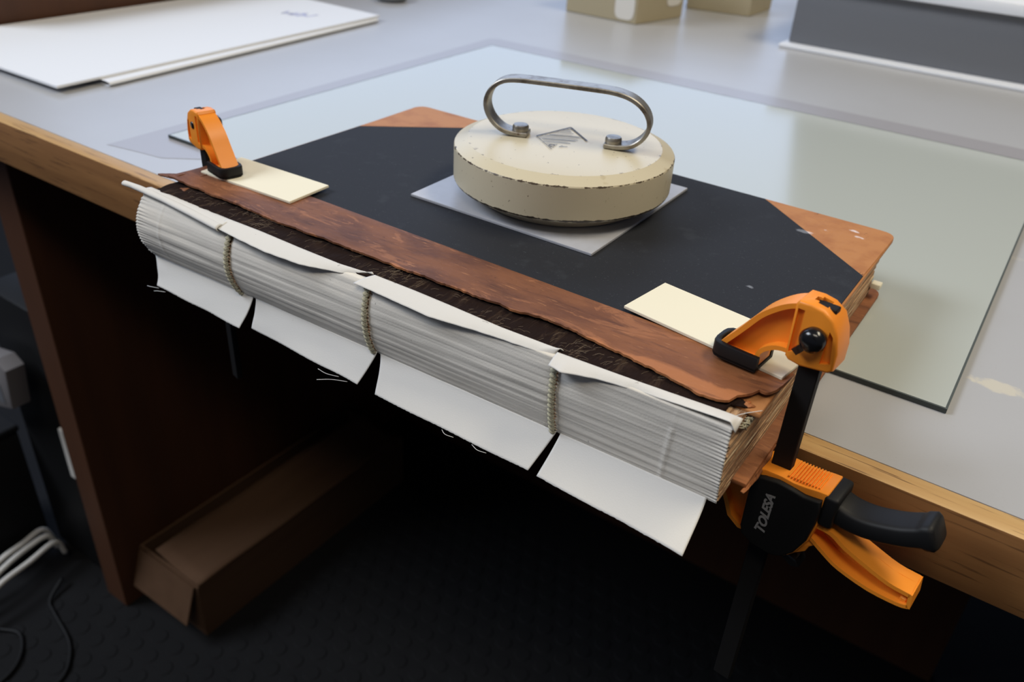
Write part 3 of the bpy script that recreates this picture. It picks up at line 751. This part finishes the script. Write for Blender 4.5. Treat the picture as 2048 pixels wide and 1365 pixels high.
        prism(b, sc([(12, -36.5), (17, -30), (22, -21), (26, -24), (22.5, -27.5), (21.5, -31), (17.5, -34.8), (14.5, -38.6)]), -.0062, .0062, .0010, 2)
        obj('trigger', b, 'orange', smooth=True, angle=.6, label='orange squeeze trigger', **k)
        b = B(); prism(b, sc([(8.5, -38.5), (14, -38), (18.5, -39.5), (20.5, -43), (17, -44.5), (12.5, -42)]), -.0050, .0050, .0010, 2)
        obj('release_lever', b, 'gloss', smooth=True, angle=.6, **k)
        cu = bpy.data.curves.new('t', 'FONT'); cu.body = 'TOLESA'; cu.size = .0062; cu.shear = .30; cu.extrude = .00008; cu.offset = .00022; cu.space_character = .98
        to = bpy.data.objects.new('t', cu); C.objects.link(to); bpy.context.view_layer.update()
        me = bpy.data.meshes.new_from_object(to.evaluated_get(bpy.context.evaluated_depsgraph_get())); bpy.data.objects.remove(to)
        xs = [v.co.x for v in me.vertices]; wid = max(xs)-min(xs); x0 = min(xs)
        for v in me.vertices:
            a = (v.co.x-x0)/wid; lx = a*.0222; ly = v.co.y*(1.18 if a < .17 else 1)
            # baseline runs up the cover, tops of letters to the left
            v.co = Vector((.0034+.0004*a-ly*.92, -.01128-v.co.z, -.0283+lx))
        me.materials.clear(); me.materials.append(mt('print'))
        o = bpy.data.objects.new('lettering', me); C.objects.link(o); o.parent = rt_; o['label'] = 'grey word TOLESA on black cover'
CB = (-.0565, -.0200, 0)
c1 = root('bar_clamp', 'near orange and black squeeze clamp with long handles at the right end of the book', 'clamp', CB, math.radians(-5), 'orange bar clamps')
make_clamp(c1, True)
c2_ = root('bar_clamp', 'far orange clamp head and black pad at the left end of the book', 'clamp', (-.4362, -.0195, .0063), math.radians(167), 'orange bar clamps')
make_clamp(c2_, False)
c2_.scale = (.87, .87, .87)
for ch in c2_.children:
    if ch.name.split('.')[0] in ('body', 'side_cover', 'lower_jaw') or (ch.name.startswith('jaw_pad') and ch.data.vertices[0].co.z < .01): ch.location.z = -.0070/.87

# ------------------------------------------------------------------ things at the back of the bench
mb_ = root('white_mount_board', 'large white board lying by the brown wall panel', 'board', (-.9, .3, .0035))
obj('board', prism(B(), [(-1.028, .071), (-.7722, .074), (-.7925, .525), (-1.028, .530)], .0052, .0075, axis='z'), 'white', mb_)
b = B()
random.seed(3)
for k in range(7):
    x0 = -.880+k*.0055; y0 = .446+k*.0012
    pts = [(x0+random.uniform(-.004, .004), y0+random.uniform(-.010, .012), .0077) for _ in range(4)]
    P = spline(pts, 4)
    for p, q in zip(P, P[1:]):
        if (Vector(q)-Vector(p)).length > 1e-5: quad(b, (p[0], p[1]), (q[0], q[1]), .0022, .0077)
obj('pencil_scribble', b, 'pencil', mb_, label='faint bluish handwriting')
fo = root('paper_folder', 'white folded sheet with a rounded edge jutting from under the large white board', 'folder', (-.84, .33, .0001))
def fol(u, v):
    y = .118+.400*v; xe = -.7600-.0280*v
    pts = [(-.99, .0006), (xe-.006, .0006), (xe-.0015, .0013), (xe, .0027), (xe-.0015, .0041), (xe-.006, .0047), (-.99, .0047)]
    i = min(int(u*6), 5); f = u*6-i
    return (pts[i][0]+(pts[i+1][0]-pts[i][0])*f, y, pts[i][1]+(pts[i+1][1]-pts[i][1])*f)
obj('sheet', sheet(B(), fol, 24, 4, .0003), 'white', fo, smooth=True, angle=.8)
def carton(name, label, p, q, r, h, lab):
    P = [Vector((*a, 0)) for a in (p, q, r)]; s = P[0]+P[2]-P[1]
    rt_ = root(name, label, 'box', ((P[0].x+P[2].x)/2, (P[0].y+P[2].y)/2, .0002), 0, 'small tan boxes')
    poly = [(v.x, v.y) for v in (P[0], P[1], P[2], s)]
    obj('carton', prism(B(), poly, .0003, h*.72, .0008, 1, 'z'), 'tan', rt_)
    c = (P[0]+P[2])/2; big = [(c.x+(x-c.x)*1.02, c.y+(y-c.y)*1.02) for x, y in poly]
    obj('lid', prism(B(), big, h*.62, h, .0008, 1, 'z'), 'tan', rt_)
    for (a, e, f0, f1, z0, z1) in lab:
        A, E = P[a], P[e]; d = (E-A).normalized(); n = Vector((d.y, -d.x, 0))*.0006; L = (E-A).length
        b = B(); c0 = A+d*L*f0+n; c1_ = A+d*L*f1+n; rr = (c1_-c0).length/2; pts = []
        nn = 24
        for k in range(nn):
            t = 2*PI*k/nn; e_ = .55
            pts.append((math.copysign(abs(math.cos(t))**e_, math.cos(t)), math.copysign(abs(math.sin(t))**e_, math.sin(t))))
        mid = (c0+c1_)/2
        b.faces.new([b.verts.new(mid+d*rr*x+Vector((0, 0, (z0+z1)/2+(z1-z0)/2*y))) for x, y in pts])
        obj('sticker', b, 'label', rt_, label='round white sticker')
carton('tan_box', 'near tan cardboard box with white stickers at the back of the bench', (-.6659, .7814), (-.550, .7754), (-.5283, .8769), .085, [(0, 1, .70, .97, .004, .040), (1, 2, .62, .95, .018, .05)])
carton('tan_box', 'farther tan cardboard box beyond the one with stickers', (-.5535, .9480), (-.4593, .9646), (-.4567, 1.0476), .085, [])
gd_ = root('glass_dish', 'small dark glass dish at the back edge of view', 'dish', (-.875, .640, 0))
obj('dish', lathe(B(), [(0, .0005), (.018, .0005), (.022, .003), (.024, .012), (.0225, .012), (.020, .004), (0, .003)], 32, (-.875, .640, 0)), 'dgrey', gd_, smooth=True)
ma_ = root('paper_trimmer', 'large dark grey case with white top and base at the back right', 'equipment', (-.05, .95, 0))
obj('base_plate', box(B(), (-.3560, .8040, .0002), (.55, 1.20, .0050), .0015, 2), 'white', ma_, smooth=True, angle=.6, label='white base plate')
obj('case', box(B(), (-.3490, .8200, .0050), (.54, 1.18, .0768), .002, 2), 'dgrey', ma_, smooth=True, angle=.6)
obj('top_plate', box(B(), (-.3560, .8080, .0768), (.55, 1.20, .0900), .002, 2), 'white', ma_, smooth=True, angle=.6, label='white top plate')

# ------------------------------------------------------------------ under the bench
cb = root('cardboard_box', 'long open brown cardboard box on the floor under the bench', 'box', (-.815, .30, -.75))
T = .004
x0, x1, y0, y1, z0, z1 = -.876, -.750, .096, .506, -.7495, -.655
obj('bottom', box(B(), (x0, y0, z0), (x1, y1, z0+T)), 'cardboard', cb)
obj('side', box(B(), (x0, y0, z0+T), (x0+T, y1, z1)), 'cardboard', cb); obj('side', box(B(), (x1-T, y0, z0+T), (x1, y1, z1)), 'cardboard', cb)
obj('end', box(B(), (x0+T, y0, z0+T), (x1-T, y0+T, z1)), 'cardboard', cb); obj('end', box(B(), (x0+T, y1-T, z0+T), (x1-T, y1, z1)), 'cardboard', cb)
def flp(u, v): return (x1-.088*u, y0+.002+(y1-y0-.004)*v, z1+.0005+.012*u-.004*math.sin(PI*u)+.002*ns(v*4, u))
obj('long_flap', sheet(B(), flp, 10, 20, .003), 'cardboard', cb, smooth=True)
def flp2(u, v): return (x0+.005+(x1-x0-.01)*u, y0-.0005-.020*v, z1-.002-.055*v)
obj('end_flap', sheet(B(), flp2, 4, 4, .003), 'cardboard', cb)
ct = root('computer_case', 'black computer case standing left of the brown side panel', 'computer', (-1.0, .108, -.75))
obj('case', box(B(), (-1.069, .075, -.742), (-.935, .142, -.30), .003, 2), 'black', ct, smooth=True, angle=.6)
for x, y in ((-1.05, .088), (-.95, .088), (-1.05, .130), (-.95, .130)): obj('foot', box(B(), (x-.008, y-.008, -.7498), (x+.008, y+.008, -.741), .001, 1), 'black', ct)
obj('trim_bar', box(B(), (-.9600, .0700, -.556), (-.9480, .0755, -.474), .001, 1), 'label', ct, label='pale vertical trim bar')
pb = root('paper_pack', 'white paper pack with printed grey patch standing on dark box at left', 'paper', (-1.0, .03, -.44))
obj('pack', prism(B(), [(-1.09, -.470), (-.985, -.435), (-.972, -.372), (-.99, -.362), (-1.09, -.385)], .035, .060, .002, 2), 'pack', pb, smooth=True, angle=.6)
obj('printed_patch', box(B(), (-1.030, .0343, -.432), (-.998, .0349, -.402)), 'dgrey', pb)
db = root('dark_storage_box', 'dark grey box standing on the floor at the far left', 'box', (-1.06, 0, -.75))
obj('carton', box(B(), (-1.20, -.02, -.7495), (-1.072, .066, -.53), .004, 2), 'floor', db, smooth=True, angle=.6)
obj('lid', box(B(), (-1.202, -.022, -.5305), (-1.070, .068, -.520), .002, 1), 'floor', db)
cols = [[(-1.035, -.075, -.742), (-1.040, -.055, -.715), (-1.0464, -.018, -.70), (-1.0530, .018, -.70), (-1.0575, .051, -.70), (-1.062, .064, -.735)],
        [(-1.010, -.090, -.742), (-1.022, -.060, -.712), (-1.030, -.020, -.70), (-1.040, .020, -.70), (-1.040, .048, -.70), (-1.045, .060, -.735)],
        [(-.985, -.100, -.742), (-.998, -.066, -.712), (-1.004, -.0409, -.70), (-1.012, .005, -.70), (-1.020, .048, -.70), (-1.026, .060, -.735)]]
for i, pts in enumerate(cols):
    o = obj('white_cable', tube(B(), spline([Vector(p)+Vector((0, 0, 0)) for p in pts], 6), .0040, 8), 'label', None, smooth=True)
    tag(o, ['white cable near the left edge, topmost of the three', 'white cable near the left edge, middle of the three', 'white cable near the left edge, lowest of the three'][i], 'cable', 'white cables on the floor')
cols = [[(-.985, .030, -.735), (-.97, .00, -.745), (-.9431, -.0092, -.746), (-.8808, -.0251, -.746), (-.8429, -.0553, -.746), (-.8423, -.0828, -.746), (-.87, -.12, -.746)], [(-1.02, -.0900, -.746), (-.9774, -.0677, -.746), (-.9484, -.0561, -.746), (-.9151, -.0736, -.746), (-.8975, -.1032, -.746), (-.90, -.15, -.746)]]
for i, pts in enumerate(cols):
    o = obj('black_cable', tube(B(), spline([Vector(p) for p in pts], 8), .0025, 8), 'black', None, smooth=True)
    tag(o, ['long black cable curving over the floor beside the cardboard box', 'short looped black cable in the lower left corner'][i], 'cable', 'black cables on the floor')
